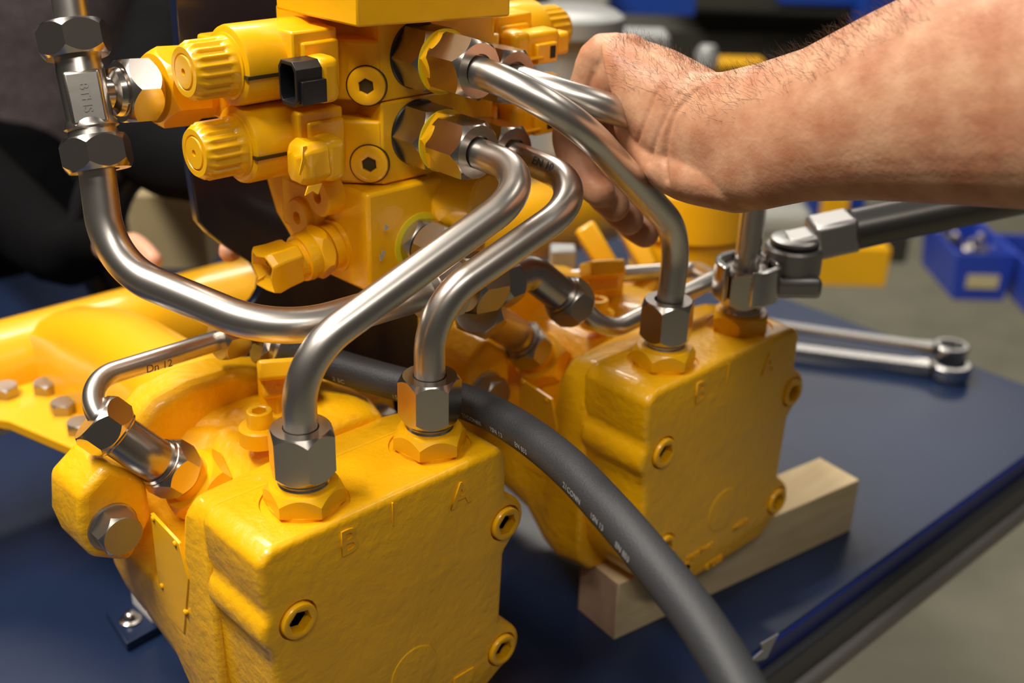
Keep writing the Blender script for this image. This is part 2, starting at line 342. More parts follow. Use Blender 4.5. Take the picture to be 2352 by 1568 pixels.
# little screw fitting and connector box on the hump
c = onZ(598, 985, 222)
MB().rings((c[0], c[1], 214), (0, 0, 1), [(0, 13), (10, 13), (11, 12)], 40).screw((c[0], c[1], 224), (0, 0, 1), 7.8, 11, 8, 7).build('bleed_screw', yellow, pump, sharp=40)
bx = V((58, 112, 242)); ax = (V((0.86, -0.5, 0)), V((0.44, 0.78, -0.43)), np.cross(V((0.86, -0.5, 0)), V((0.44, 0.78, -0.43))))
MB().box(bx, (28, 34, 13), ax).box(bx + ax[1] * 5 - ax[2] * 11, (24, 20, 14), ax).build('sensor_box', yellow, pump, bevel=2.5, seg=3)
MB().bb(50, 76, 104, 128, 206, 236).build('sensor_base', yellow, pump, bevel=2)
MB().rings((66, 96, 212), (0, 0, 1), [(0, 12), (6, 12), (6, 8), (2, 8)], 32).build('boss_ring', yellow, pump)

# rear pump is the same casting further along
rear = copy_tree(pump, label='rear yellow pump at the right, wood block under it, wrench on its far port')
rear.location = (V((35 + 281, 60 - 12, 40)) ) * S; LOC[rear.name] = V((316, 48, 40))
pump['group'] = rear['group'] = 'pair of yellow pumps on the table'
for i, (tx, px_, sz) in enumerate((('31007143', (1608, 1268), 8), ('07508', (1640, 1292), 8), ('MADE', (1700, 1205), 7))):
    c = onY(*px_, -39.4); text('cast_number', tx, sz, c, (1, 0, 0.0), (0, 0, 1), 0.5, cast, rear, 0.1)
c = onY(1575, 1308, -39.4); MB().rings(c, (0, -1, 0), [(0, 6), (0.7, 6), (0.7, 4.8), (0, 4.8)], 24).build('cast_emblem', cast, rear)
c = onY(1065, 1560, -27.4)
MB().box(c, (16, 1.2, 11)).build('cast_emblem', cast, pump, bevel=0.3)

# ================================================================ GEARBOX / axle housing behind (runs along X)
gb = empty('gearbox_housing', (300, 330, 0), 'long yellow gearbox housing with a round beam running behind both pumps', 'gearbox')
gt = onZ(280, 659, 200)                                    # a point of the top silhouette
GY, GR, GZ = 436.0, 45.0, 131.0
print('gearbox axis', GY, GZ)
MB().rings((-480, GY, GZ), (1, 0, 0), [(0, GR), (1190, GR), (1210, GR - 12), (1216, GR - 40)], 72).build('beam', orangey, gb, sharp=50)
for xo in (0, 281):                                        # bells between beam and pump flanges
    lp = []
    for y, g, f in ((177, 1.5, 1), (200, 1.4, 1), (232, 1.08, 1), (300, 1.0, .98), (350, 1.0, .88), (GY - 18, 0.97, .58)):
        lp.append([V((46 + xo + (x - 46) * g, y, 141 + (z - 141) * f if z > 141 else z)) for x, z in ((8, 139), (10, 160), (14, 192), (24, 207), (38, 214), (56, 214), (70, 207), (80, 192), (84, 160), (86, 139), (78, 84), (60, 56), (34, 56), (14, 84))])
    MB().loft(lp).build('drive_bell', orangey, gb, bevel=7, seg=4)
PZ = 141.0
c = onZ(268, 772, 208); MB().rings(c, (-.3, 0, 1), [(-4, 4), (1.5, 4), (1.5, 2.6), (-2, 2.4)], 20).build('vent_boss', orangey, gb)
fp = [onZ(*p, PZ) for p in ((-260, 890), (-90, 945), (-30, 958), (20, 966), (190, 1038), (330, 1075), (400, 930), (300, 850), (60, 850), (-300, 830))]
MB().loft([[p + V((0, 0, -9)) for p in fp], [p for p in fp]]).build('flange_plate', orangey, gb, bevel=1.5)
for p in ((14, 897), (108, 888), (148, 934), (186, 980), (-90, 915)):
    c = onZ(p[0], p[1] + 10, PZ); MB().nut(c - V((0, 0, 0.3)), (0, 0, 1), 18, 9, both=False, rot=random.random()).build('hex_bolt', boltm, gb)
for x in (150, 560): MB().bb(x - 20, x + 20, GY - 50, GY + 50, 0, GZ - 30).build('support_web', orangey, gb, bevel=3)

# ================================================================ BRACKET PLATE + white post
pb = empty('mounting_bracket', (100, 240, 0), 'dark navy vertical plate standing behind the valve block', 'bracket')
PY = 232
pts = [onY(*p, PY) for p in ((398, -60), (418, 200), (436, 390), (455, 510), (478, 536), (520, 568), (582, 608), (602, 640), (598, 668), (585, 690))]
x0, z0 = pts[-1][0], pts[-1][2]
poly = [(p[0], p[2]) for p in pts] + [(104, z0 - 6), (104, 1), (266, 1), (266, 560), (pts[0][0], 560)]
print('plate', x0, z0)
MB().loft([[V((x, PY, z)) for x, z in poly], [V((x, PY + 8, z)) for x, z in poly]]).build('plate', navyd, pb, bevel=1.2)
MB().bb(104, 266, PY - 50, PY + 60, 0, 8).build('foot', navyd, pb, bevel=1)

ps = empty('support_post', (-30, 150, 0), 'short white post on a navy base plate under the nearest pump', 'post')
c0 = onZ(345, 1425, 6)
MB().box(c0 + V((16, 10, 55)), (34, 34, 110)).build('post', whitep, ps, bevel=2)
bp = [onZ(*p, 8) for p in ((243, 1402), (290, 1478), (560, 1330), (450, 1270))]
MB().loft([[p - V((0, 0, 8)) for p in bp], [p for p in bp]]).build('base_plate', navy, ps, bevel=0.8)
c = onZ(300, 1422, 9); MB().rings(c - V((0, 0, 1)), (0, 0, 1), [(0, 8), (1.5, 8), (2, 7), (2.5, 5.5), (5, 5.2), (7, 3.8), (8, 2)], 28).build('dome_screw', nutm, ps)

# ================================================================ WOOD BLOCK
u = V((0.9906, -0.137, 0)); vv = V((0.137, 0.9906, 0))
wc = onZ(1410, 1470, 0); L = 266
m_ = MB(); m_.box(wc + u * L / 2 + vv * 22 + V((0, 0, 25.5)), (L, 44, 51), (u, vv, V((0, 0, 1))))
m_.mi[5] = 1; m_.mi[3] = 1
o = m_.build('wood_block', [wood, woodend], bevel=0.8); tag(o, 'pale sawn pine timber block lying on the table under the rear pump', 'wood block')

# ================================================================ VALVE BLOCK
vb = empty('valve_block', (160, 130, 287), 'tall yellow valve block with ribbed solenoids on both sides', 'valve')
VF = 92.0
def vsect(z0, z1, name, xr=214, ext=0):
    def pr(poly, a_, b_, nm, bv): return MB().loft([[V((x, y, a_)) for x, y in poly], [V((x, y, b_)) for x, y in poly]]).build(nm, yellow, vb, bevel=bv, seg=3)
    pr([(109, 175), (109, 132), (126, 116), (125.5, VF), (xr, VF), (xr + 14, VF + 14), (xr + 14, 175)], z0, z1, name, 1.6)
    pr([(112, 140), (106, 128), (103, 118), (108.5, 109), (125.2, VF + .3), (136, 100), (130, 140)], z0 + .3, z1 - 11, 'plug_boss', 2.0)
vsect(403.4, 450, 'upper_section'); vsect(352.5, 402.8, 'middle_section')
lp = [(116, 178), (112, 84), (125, 80.5), (166, 80.5), (172, 92), (215, 92), (215, 178)]
lz0, lz1 = 288, 351.8
lo = [V((x, y, lz1)) for x, y in ((100, 190), (108, 84), (166, 84), (170, 96), (215, 96), (215, 190))]
lb = [V((x, y, lz0)) for x, y in ((106, 150), (108, 84), (166, 84), (170, 96), (215, 96), (215, 150))]
lm = [V((x, y, 318)) for x, y in ((102, 178), (108, 84), (166, 84), (170, 96), (215, 96), (215, 178))]
MB().loft([lb, lm, lo]).build('lower_section', yellow, vb, bevel=2.2, seg=3)
tz = 452.0
c1, c2, c3 = onZ(822, 64, tz), onZ(1172, 38, tz), onZ(634, 21, tz)
c4 = c2 + c3 - c1
MB().loft([[c1, c2, c4, c3], [p + V((0, 0, 60)) for p in (c1, c2, c4, c3)]]).build('top_block', yellow, vb, bevel=1.4)
MB().bb(118, 210, 100, 172, 449, 454).build('gasket_step', yellow, vb)
# chamfer face plugs
nrm = V((-1, -1, 0)) / math.sqrt(2)
for z, px_ in ((427, (842, 197)), (380, (849, 376))):
    c = V((117, 100.5, z)); r = ray(*px_); t = ((c - CAM) @ nrm) / (r @ nrm); c = CAM + r * t
    MB().rings(c - nrm * 2, nrm, [(0, 12.2), (2.3, 12.2)], 44).build('plug_gap_shade', gap, vb)  # dark disc painted as the shaded gap round the plug
    MB().screw(c - nrm * 1, nrm, 11.4, 3.6, 8.5, 3.4, rot=0.1).build('socket_plug', yellow, vb, sharp=40)
for z in (421, 374):
    c = V((222, 99, z)); n2 = V((1, -1, 0)) / math.sqrt(2); MB().screw(c - n2, n2, 11.4, 3.6, 8.5, 3.4).build('socket_plug', yellow, vb, sharp=40)
# solenoids
SY = 133.0
def solenoid(sx, z, x_end, black):
    """sx=-1 left, +1 right; x_end: face of the manifold"""
    def X(d): return x_end + sx * d
    a = V((sx, 0, 0)); root = MB()
    sm = 0.5
    def rib(th): return 15.6 + 1.2 * max(-0.35, math.cos(20 * th))
    root.rings((X(-3), SY, z), a, [(0, 21), (4, 21), (4, 19.5), (10, 19.5), (10, 22.3), (12, 22.8), (58, 22.8), (60, 22.2), (61, 20)], 64)
    so = root.build('solenoid_coil', yellow, vb, sharp=35)
    kn = MB(); kn.rings((X(57), SY, z), a, [(0, 18.8), (1.8, 18.8), (2.4, 17.4), (6, 17), (8, ('fn', rib)), (23, ('fn', rib)), (26, 15), (28, 13.6), (28, 10.4), (27.3, 10), (27.3, 9.5), (28.3, 9), (28.3, 2), (26, 1.8)], 160)
    kn.build('ribbed_knob', yellow, so, sharp=40)
    MB().box((X(44), SY - 21.3, z - 3), (30, 4.6, 2.0)).build('coil_slot', gap, so)
    # terminal base: square plates facing the camera
    MB().bb(min(X(1), X(32)), max(X(1), X(32)), SY - 27, SY - 8, z - 20, z + 20).build('terminal_base', yellow, so, bevel=1.6)
    MB().bb(min(X(2), X(27)), max(X(2), X(27)), SY - 30, SY - 26, z - 14, z + 14).build('terminal_step', yellow, so, bevel=1.5)
    # snout of the plug, pointing away from the manifold
    y1, y0 = SY - 29, SY - 47; zc_ = z; z = z - (4.5 if sx < 0 else 0); e = 14 if sx < 0 else 0
    MB().bb(min(X(-1 + e), X(14 + e)), max(X(-1 + e), X(14 + e)), y0, y1, z - 13.5, z + 12.5).build('connector', yellow, so, bevel=5, seg=4)
    if black == 1:
        sh = MB()
        xa, xb = X(26), X(43)
        def rr(x, g): return [V((x, yy, zz)) for yy, zz in ((y0 + 4 + g * .2, z - 13 + g), (y0 + g, z - 9 + g * .6), (y0 + g, z + 8 - g * .6), (y0 + 4 + g * .2, z + 12 - g), (y1 - 3, z + 12 - g), (y1 - g * .6, z + 8 - g * .6), (y1 - g * .6, z - 9 + g * .6), (y1 - 3, z - 13 + g))]
        sh.loft([rr(xa, 0), rr(xb, 0), rr(xb, 2.4), rr(xa + 4 * sx, 2.4)]).build('open_socket', blackp, so, bevel=0.4)
        MB().bb(xb + 2, xa + 1, y0 - 2.6, y0 + 2, z - 11, z + 2).build('socket_latch', blackp, so, bevel=0.5)
        for dz in (-5, 4): MB().cyl((xa, (y0 + y1) / 2, z + dz), (xb + 6, (y0 + y1) / 2, z + dz), 1.3, seg=12).build('contact_pin', boltm, so)
    elif black == 0:                                     # masked with tape and painted over
        tp = MB(); jit = lambda a_: (random.random() - .5) * a_
        lps = []
        for x_, g in ((X(25), 0.5), (X(30), 0.8), (X(37), -0.2), (X(42), 1.5), (X(44.5), 6.0)):
            lps.append([V((x_ + jit(1.6), yy + jit(1.5), zz + jit(1.8))) for yy, zz in ((y0 + 3 + g, z - 13.5 + g), (y0 - 1 + g, z - 8 + g * .6), (y0 - 1 + g, z + 0), (y0 - 1 + g, z + 8 - g * .6), (y0 + 3 + g, z + 12 - g), (y1 - 3 - g * .5, z + 12 - g), (y1 - g * .6, z + 8 - g * .6), (y1 - g * .6, z - 9 + g * .6), (y1 - 3 - g * .5, z - 13 + g))])
        tp.loft(lps).build('tape_wrap', yellow, so, bevel=1.2, seg=2)
        f0 = V((X(42), y0 + 2, z + 11)); tq = [f0, f0 + V((-3, -4, -6)), f0 + V((-6.5, -5, -14)), f0 + V((-4.5, -4, -15)), f0 + V((1, -2, -7)), f0 + V((3, 0, 0))]
        MB().loft([tq, [p + V((0, 0.8, 0)) for p in tq]]).build('tape_flap', yellow, so, bevel=0.3)
        f0 = V((X(41), y0, z - 12)); tq = [f0, f0 + V((-3, -1, -5)), f0 + V((2, -1.5, -3)), f0 + V((6, -1, -6)), f0 + V((10, 0, 0))]
        MB().loft([tq, [p + V((0, 1, 0)) for p in tq]]).build('tape_flap', yellow, so, bevel=0.3)
    else:                                                # mating plug fitted and painted
        MB().bb(min(X(10), X(40)), max(X(10), X(40)), y0 + 1, y1 - 1, z - 10, z + 11).build('mating_plug', yellow, so, bevel=3, seg=3)
        MB().bb(min(X(38), X(52)), max(X(38), X(52)), y0 + 3, y1 - 3, z - 7, z + 8).build('mating_plug', yellow, so, bevel=3, seg=3)
        MB().bb(min(X(16), X(34)), max(X(16), X(34)), y0 - 3, y0 + 2, z - 9, z + 4).build('plug_latch', yellow, so, bevel=1)
        MB().bb(min(X(27), X(32)), max(X(27), X(32)), y0 - 3.2, y0 - 1, z - 6, z + 2).build('latch_window', darkhole, so)
        MB().bb(min(X(2), X(20)), max(X(2), X(20)), y0 - 5, y1, z - 5, z - 3.5).build('guard_fin', yellow, so, bevel=0.5)
solenoid(-1, 427, 107, 1); solenoid(-1, 381, 109, 0)
solenoid(1, 421, 229, 2); solenoid(1, 374, 229, 3)
# eyelets, tapped hole and taped sensor plug on the lower section (left face)
LX = 104.0
for p, s_ in (((730, 452), 1.0), ((683, 500), 1.0)):
    c = onX(*p, LX - 9)
    MB().rings(c + V((12, 0, 0)), (-1, 0, 0), [(0, 12.5), (11.5, 12.5), (12.5, 11.4), (12.5, 4.2), (1, 4.0)], 36).build('eyelet', yellow, vb, sharp=40)
MB().box(onX(700, 470, LX - 1), (10, 40, 34)).build('eyelet_web', yellow, vb, bevel=3)
c = onX(776, 492, LX + 3); MB().rings(c + V((2.2, 0, 0)), (-1, 0, 0), [(0, 3.2), (1.2, 3.2)], 20).build('tapped_hole', darkhole, vb)
c = onX(770, 562, LX + 3); a = V((-0.97, 0.0, -0.1)); a /= np.linalg.norm(a)
sp = MB().rings(c - a * 2, a, [(0, 17), (4, 17), (4, 14.5), (10, 14.5)], 44).nut(c + a * 9, a, 30, 10, rot=0.3).build('sensor_hex', yellow, vb)
MB().rings(c + a * 18, a, [(0, 14.6), (5, 15.2), (9, 14.6), (9, 12.4), (14, 12.2)], 44).build('sensor_collar', yellow, sp)
x_, y_, _ = frame(a); lps = []
for t, g, j in ((31, 0, 0), (34, .4, .8), (42, 0.6, 1.4), (50, 1.4, 1.6), (54, -0.5, 2.4)):
    lps.append([c + a * (t + (random.random() - .5) * j) + x_ * xx * (13.0 + g) + y_ * yy * (13.0 + g) + (random.random() - .5) * j * x_ for xx, yy in ((1, .55), (.6, 1), (-.2, .82), (-.8, .9), (-1, .2), (-.75, -.5), (-.9, -.95), (.1, -.9), (.8, -.8), (.85, -.1))])
lps.append([c + a * (50 - 3 * (k % 3)) + (p - c - a * ((p - c) @ a)) * 0.45 for k, p in enumerate(lps[-1])])
MB().loft(lps).build('tape_wrap', yellow, sp, bevel=1.0, seg=2)
# front ports: nipple + ring + hex
def port(x, z, y_nut):
    p = MB().rings((x, VF + 2, z), (0, -1, 0), [(0, 20.4), (2.4, 20.4), (3.2, 19.6)], 48); p.build('port_washer', mat('dark_washer', (0.06, 0.055, 0.05), 0.4, 0.8) if 'dark_washer' not in bpy.data.materials else bpy.data.materials['dark_washer'], vb)
    ad = MB().nut((x, VF - 1, z), (0, -1, 0), 35, 23, rot=0.5, both=False).build('hex_nipple', dullm, vb)
    MB().rings((x, VF - 24, z), (0, -1, 0), [(0, 18.8), (1.2, 19), (1.2, 17.3)], 48).build('painted_ring', paintedge, ad)
    MB().nut((x, VF - 25, z), (0, -1, 0), 33, 6, rot=0.32, both=False).build('lock_hex', [yellow], ad)
port(153, 428, 0); port(153, 381, 0)
for x, z in ((202, 413), (202, 366)):
    MB().nut((x, VF + 1, z), (0, -1, 0), 33, 8, rot=0.4, both=False).build('hex_nipple', dullm, vb)
# big plug and side port on the lower section right
c = onY(1012, 455, 96)
MB().rings(c + V((0, 3, 0)), (0.25, -1, 0), [(0, 24), (3, 24), (3, 22.5)], 48).build('port_ring', paintedge, vb)
MB().rings(c + V((0, 3, 0)), (0.35, -1, 0), [(0, 21.5), (34, 21.5), (36, 20)], 48).build('large_plug', yellow, vb)
c = onY(965, 558, 84)
MB().rings(c + V((0, 2, 0)), (0, -1, 0), [(0, 20), (2.4, 20), (2.6, 18.6)], 48).build('port_ring', paintedge, vb)
MB().nut(c, (0, -1, 0), 32, 9, rot=0.3).nut(c + V((0, -10, 0)), (0, -1, 0), 32, 20, rot=0.1).build('hex_nipple', dullm, vb)
for p in ((880, 581), (887, 523), (876, 592)):
    c = onY(*p, 80.2); MB().loft([[c + V((math.cos(a_) * rr, dy, math.sin(a_) * rr * 1.2)) for a_, rr in zip(np.linspace(0, 5.2, 6), (2.2, 1.4, 2.4, 1.0, 1.9, 1.2))] for dy in (0.1, -0.25)]).build('paint_chip', pale, vb, smooth=False)
# tapped adapter to the tee on the far left
ia, ib = D(352, 203, 688), D(440, 196, 706); dd_ = ib - ia; dd_ /= np.linalg.norm(dd_)
MB().nut(ib, -dd_, 41, 26, rot=0.12, both=False).rings(ib, dd_, [(0, 20), (40, 20)], 40).build('inlet_adapter', yellow, vb)
MB().bb(60, 118, 160, 186, 388, 436).build('inlet_block', yellow, vb, bevel=2)

# ================================================================ TUBES
def steel_tube(name, label, pts, rad, r, nuts, group=None, cat='pipe', af=32, hn=30):
    m_ = MB().tube(fillet(pts, rad, 16), r, 36)
    root = empty(name, V(pts[-1]), label, cat, group)
    m_.build('tube', tubem, root, sharp=60)
    for (p, ax, rot, h) in nuts:
        p = V(p); ax = V(ax) / np.linalg.norm(ax)
        MB().rings(p, ax, [(0, af * .40), (0.2, af * .44)], 48).nut(p, ax, af, h, hole=r + 0.6, rot=rot).build('union_nut', nutm, root)
    return root
G = 'bent tubes from the valve block to the pump ports'
t1 = steel_tube('steel_tube', 'bent steel tube arching over the fingertips down to the near port of the rear pump', [(153, 66, 428), (153, -25, 425), (285, -12, 316), (281, -12, 240)], [52, 48], 9, [((153, 66, 428), (0, -1, 0), 0.15, 30), ((281, -12, 241.5), (0, 0, 1), 0.5, 28)], G)
t2 = steel_tube('steel_tube', 'bent steel tube held under the palm, ending inside the wrench head', [(202, 88, 414), (202, 2, 411), (372, -8, 352), (370, -9, 240)], [50, 40], 9, [((202, 86, 414), (0, -1, 0), 0.4, 28), ((370, -9, 241.5), (0, 0, 1), 0.1, 28)], G)
t3 = steel_tube('steel_tube', 'S-bent steel tube with its bottom nut on port B of the nearest pump', [(153, 66, 381), (155, -17, 378), (0, 0, 308), (0, 0, 240)], [34, 44], 9, [((153, 66, 381), (0, -1, 0), 0.5, 30), ((0, 0, 241.5), (0, 0, 1), 0.12, 28)], G)
t4 = steel_tube('steel_tube', 'bent steel tube printed EN 10, its bottom nut on port A of the nearest pump', [(202, 88, 367), (203, -13, 361), (89, 3, 312), (89, 3, 240)], [34, 44], 9, [((202, 86, 367), (0, -1, 0), 0.4, 28), ((89, 3, 241.5), (0, 0, 1), 0.45, 28)], G)
def curved_text(body, P0, P1, r, toward, size, root, m_=inkm, name='tube_marking', turn=0.0):
    P0, P1 = V(P0), V(P1); d = P1 - P0; Ld = np.linalg.norm(d); d /= Ld
    n = V(toward) - d * (V(toward) @ d); n /= np.linalg.norm(n); up = np.cross(n, d)
    n, up = n * math.cos(turn) + up * math.sin(turn), up * math.cos(turn) - n * math.sin(turn)
    return text(name, body, size, (P0 + P1) / 2 + n * (r + 0.05), d, up, 0.12, m_, root)
tc = CAM - V((203, 30, 364)); curved_text('EN 10', (203, 40, 366), (203, 10, 364), 9.0, tc, 7.0, t4)

# 22 mm tee pipe on the left
tee = empty('tee_pipe', D(195, 210, 655), 'thick steel pipe with a forged tee, sweeping down left and across to the middle', 'pipe')
A_, B_, C_, E_ = D(150, -60, 640), D(232, 420, 662), D(262, 585, 672), D(640, 762, 640)
Zend = D(985, 668, 688)
top_ax = (D(225, 380, 658) - D(165, 80, 650)); top_ax /= np.linalg.norm(top_ax)
T0 = D(195, 215, 655)
MB().tube([D(150, -60, 646), T0 - top_ax * 20], 9.6, 36).build('upper_tube', tubem, tee, sharp=60)
MB().tube(fillet([T0 + top_ax * 20, D(250, 610, 668), D(640, 770, 640), Zend], [46, 60], 18), 10.2, 40).build('lower_tube', tubem, tee, sharp=60)
MB().nut(T0 - top_ax * 20, -top_ax, 35, 19, hole=10.2, rot=0.52 + 0.1).build('union_nut', nutm, tee)
MB().nut(T0 + top_ax * 24, top_ax, 35, 19, hole=10.8, rot=0.4).build('union_nut', nutm, tee)
MB().rings(T0 - top_ax * 22, top_ax, [(0, 12.5), (6, 12.5), (8, 13), (36, 13), (38, 14.5), (41, 15), (42, 13), (46, 14)], 40).build('tee_body', dullm, tee, sharp=50)
bx_ = (D(330, 207, 678) - T0); bx_ /= np.linalg.norm(bx_)
pan_n = V(CAM - T0) / np.linalg.norm(CAM - T0)
MB().box(T0 + pan_n * 9 + top_ax * 2, (20, 30, 9), (np.cross(top_ax, pan_n), top_ax, pan_n)).build('flat_pad', dullm, tee, bevel=2)
text('forged_marking', 'BTHS', 7, T0 + pan_n * 13.6 + top_ax * 2, top_ax, np.cross(pan_n, top_ax), 0.4, dullm, tee)
MB().rings(T0 + bx_ * 4, bx_, [(0, 9), (10, 9), (12, 13), (15, 14), (17, 13), (20, 12)], 40).build('tee_branch', nutm, tee)
MB().nut(T0 + bx_ * 20, bx_, 35, 20, rot=0.3).build('union_nut', nutm, tee)
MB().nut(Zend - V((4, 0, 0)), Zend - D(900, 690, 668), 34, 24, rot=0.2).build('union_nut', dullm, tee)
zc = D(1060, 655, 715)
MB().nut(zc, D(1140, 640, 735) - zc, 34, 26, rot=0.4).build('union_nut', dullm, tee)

# ---------------------------------------------------------------- elbow couplings (one on each pump)
def coupling(name, label, P, r, afs, group, m1=nutm, m2=nutm, bodym=dullm, tail=None):
    """P: list of 4 points: base, bend, end ; nuts at both ends"""
    base, bend, end = [V(p) for p in P]
    root = empty(name, base, label, 'fitting', group)
    d0 = bend - base; d0 /= np.linalg.norm(d0); d1 = end - bend; d1 /= np.linalg.norm(d1)
    path = fillet([base, bend, end], 16, 12); MB().tube(path, r, 36).build('elbow_body', bodym, root, sharp=60)
    MB().nut(base, d0, afs[0], 18, hole=0, rot=0.1).build('union_nut', m1, root)
    MB().rings(base + d0 * 17.5, d0, [(0, r + 1.4), (2, r + 2), (3.5, r + 1.0)], 40).build('collar', m1, root)
    MB().nut(end - d1 * 2, d1, afs[1], 17, hole=0, rot=0.3).build('union_nut', m2, root)
    MB().rings(end - d1 * 4, d1, [(0, r + 1), (1, r + 2.2), (3, r + 2.2)], 40).build('collar', m1, root)
    return root
b0 = AX0 + AXD * 20
cf = coupling('elbow_coupling', 'bright angled coupling on the left shoulder of the nearest pump', [b0, AX0 + AXD * 50, D(262, 992, 674)], 12.8, (31, 31), 'angled couplings screwed into the pumps', m1=nutm)
off = V((281, -12, 0)); b1 = b0 + off
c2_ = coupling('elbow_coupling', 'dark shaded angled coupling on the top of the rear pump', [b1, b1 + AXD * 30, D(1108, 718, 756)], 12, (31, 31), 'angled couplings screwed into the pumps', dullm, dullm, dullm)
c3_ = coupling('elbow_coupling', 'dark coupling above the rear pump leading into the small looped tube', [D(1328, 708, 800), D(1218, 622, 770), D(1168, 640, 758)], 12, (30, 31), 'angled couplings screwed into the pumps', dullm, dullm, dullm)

# small tube from the front coupling to the hose tee
st = empty('small_steel_tube', D(262, 993, 680), 'thin steel tube curving from the left coupling to the small nut under the thick pipe', 'pipe')
pth = [D(250, 978, 682), D(165, 892, 676), D(232, 842, 690), D(500, 782, 742)]
MB().tube(fillet([D(246, 976, 672), D(148, 890, 672), D(500, 782, 742)], [24], 20), 6.6, 32).build('tube', tubem, st, sharp=60)
a = D(540, 772, 750) - D(495, 783, 741); MB().nut(D(498, 783, 741), a, 25, 18, rot=0.2).build('union_nut', dullm, st)
MB().rings(D(540, 772, 750), a, [(0, 8), (16, 8)], 24).nut(D(590, 790, 755), D(650, 800, 765) - D(590, 790, 755), 24, 12, rot=0.4).build('hose_connector', dullm, st)
text('tube_marking', 'Dn 12', 7, (D(335, 838, 700) + D(395, 822, 712)) / 2 + (CAM - D(365, 830, 706)) / 706 * 5.6 + V((0, 0, -3.2)), D(395, 822, 712) - D(335, 838, 700), (0, 0, 1), 0.1, inkm, st)

lt = MB().tube(fillet([D(1335, 695, 800), D(1375, 775, 800), D(1640, 640, 880), D(1600, 618, 960), D(1290, 640, 950)], [30, 14, 14], 12), 6.6, 28)
o = lt.build('looped_tube', tubem, sharp=60); tag(o, 'thin blurred steel tube looping back behind the right-hand vertical tubes', 'pipe')

# ================================================================ HOSE
hp = [D(640, 792, 745), D(700, 812, 750), D(780, 842, 748), D(900, 877, 735), D(1010, 905, 722), D(1100, 935, 700), D(1200, 990, 665), D(1300, 1068, 625), D(1400, 1172, 588), D(1500, 1290, 552), D(1600, 1418, 520), D(1690, 1560, 492), D(1760, 1700, 470), D(1810, 1850, 450)]
ho = empty('hydraulic_hose', hp[0], 'thick black rubber hose arching over the right side of the nearest pump', 'hose')
hpts = catmull(hp, 10); MB().tube(hpts, 10.8, 36).build('hose', rubber, ho, sharp=60)
MB().rings(D(628, 790, 752), D(700, 812, 752) - D(628, 790, 752), [(0, 9), (4, 12), (22, 12.6), (24, 11.4)], 36).build('ferrule', dullm, ho)
for i in range(14, len(hpts) - 30, 6):
    p, q_ = hpts[i], hpts[i + 3]; d = (q_ - p); d /= np.linalg.norm(d); mid = (p + q_) / 2; n = CAM - mid; n -= d * (n @ d); n /= np.linalg.norm(n); up = np.cross(n, d)
    nn = n * math.cos(0.9) - up * math.sin(0.9); uu = np.cross(nn, d)
    if i in (20, 32, 38, 44, 50, 56, 62, 74, 80, 86): text('hose_print', ('21CONN', '1SN 13', 'EN 853', '2 SC')[(i // 6) % 4], 4.6, mid + nn * 10.85, d, uu, 0.05, whiteink, ho)

# ================================================================ WRENCH on the rear port A
wr = empty('torque_wrench', (370, -9, 249), 'steel wrench with a flare crowfoot gripping the nut on the rear pump', 'wrench')
cc = V((371, -10, 246))
def crow(th): return 24.5
m_ = MB(); N = 40; lo_, li_ = [], []
a_open = math.radians(200); half = math.radians(24)
for k in range(N + 1):
    th = a_open + half + (2 * PI - 2 * half) * k / N; lo_.append((math.cos(th) * 24, math.sin(th) * 24)); rr = 17.3 / math.cos(((th) % (PI / 3)) - PI / 6); li_.append((math.cos(th) * rr, math.sin(th) * rr))
ring = lo_ + li_[::-1]
# crowfoot as strips so that the C stays open
H0, H1 = 2, 28; i0 = 0
for k in range(N + 1):
    for (xx, yy), zz in ((lo_[k], H0), (lo_[k], H1), (li_[k], H1), (li_[k], H0)): m_.v.append(cc + V((xx, yy, zz)))
for k in range(N):
    b = 4 * k
    for j in range(4): m_.face((b + j, b + (j + 1) % 4, b + 4 + (j + 1) % 4, b + 4 + j))
m_.face((0, 1, 2, 3)); m_.face((4 * N + 3, 4 * N + 2, 4 * N + 1, 4 * N))
m_.build('crowfoot', chrome, wr, bevel=1.2, seg=3)
hd = D(1822, 580, 850); hz = V((0, 0, 1))
MB().box(D(1808, 652, 846), (46, 24, 15), (rt_ := V((0.75, -0.66, 0)), V((0.66, 0.75, 0)), V((0, 0, 1)))).build('crowfoot_arm', toolm, wr, bevel=4)
MB().rings(hd - hz * 16, hz, [(0, 19), (2, 21), (20, 21), (22, 19.5)], 48).build('ratchet_head', toolm, wr)
MB().rings(hd + hz * 4, hz, [(0, 17.4), (6, 17.4)], 48).build('knurled_ring', blackp, wr)
MB().rings(hd + hz * 9, hz, [(0, 17.6), (2, 17.2), (3, 15.5), (3, 7), (0.5, 6.5)], 48).build('direction_knob', toolm, wr, sharp=40)
MB().rings(hd - hz * 30, hz, [(0, 9), (15, 10)], 24).build('drive_square', blackp, wr)
h1 = D(1868, 546, 850); h2 = D(2360, 442, 850); ha = h2 - h1; ha[2] *= 1; ha /= np.linalg.norm(ha)
xa_, ya_, za_ = frame(ha)
MB().box((hd + h1) / 2 + ha * 4, (24, 20, 34), (xa_, ya_, za_)).build('head_shank', toolm, wr, bevel=3)
MB().box(h1 + ha * 14, (29, 26, 32), (xa_, ya_, za_)).build('handle_collar', toolm, wr, bevel=3.5)
MB().rings(h1 + ha * 28, ha, [(0, 14.2), (1, 15), (200, 15), (360, 15.5), (362, 14)], 40, rot=0).build('handle', mat('dark_handle_steel', (0.10, 0.095, 0.09), 0.35, 0.9), wr)

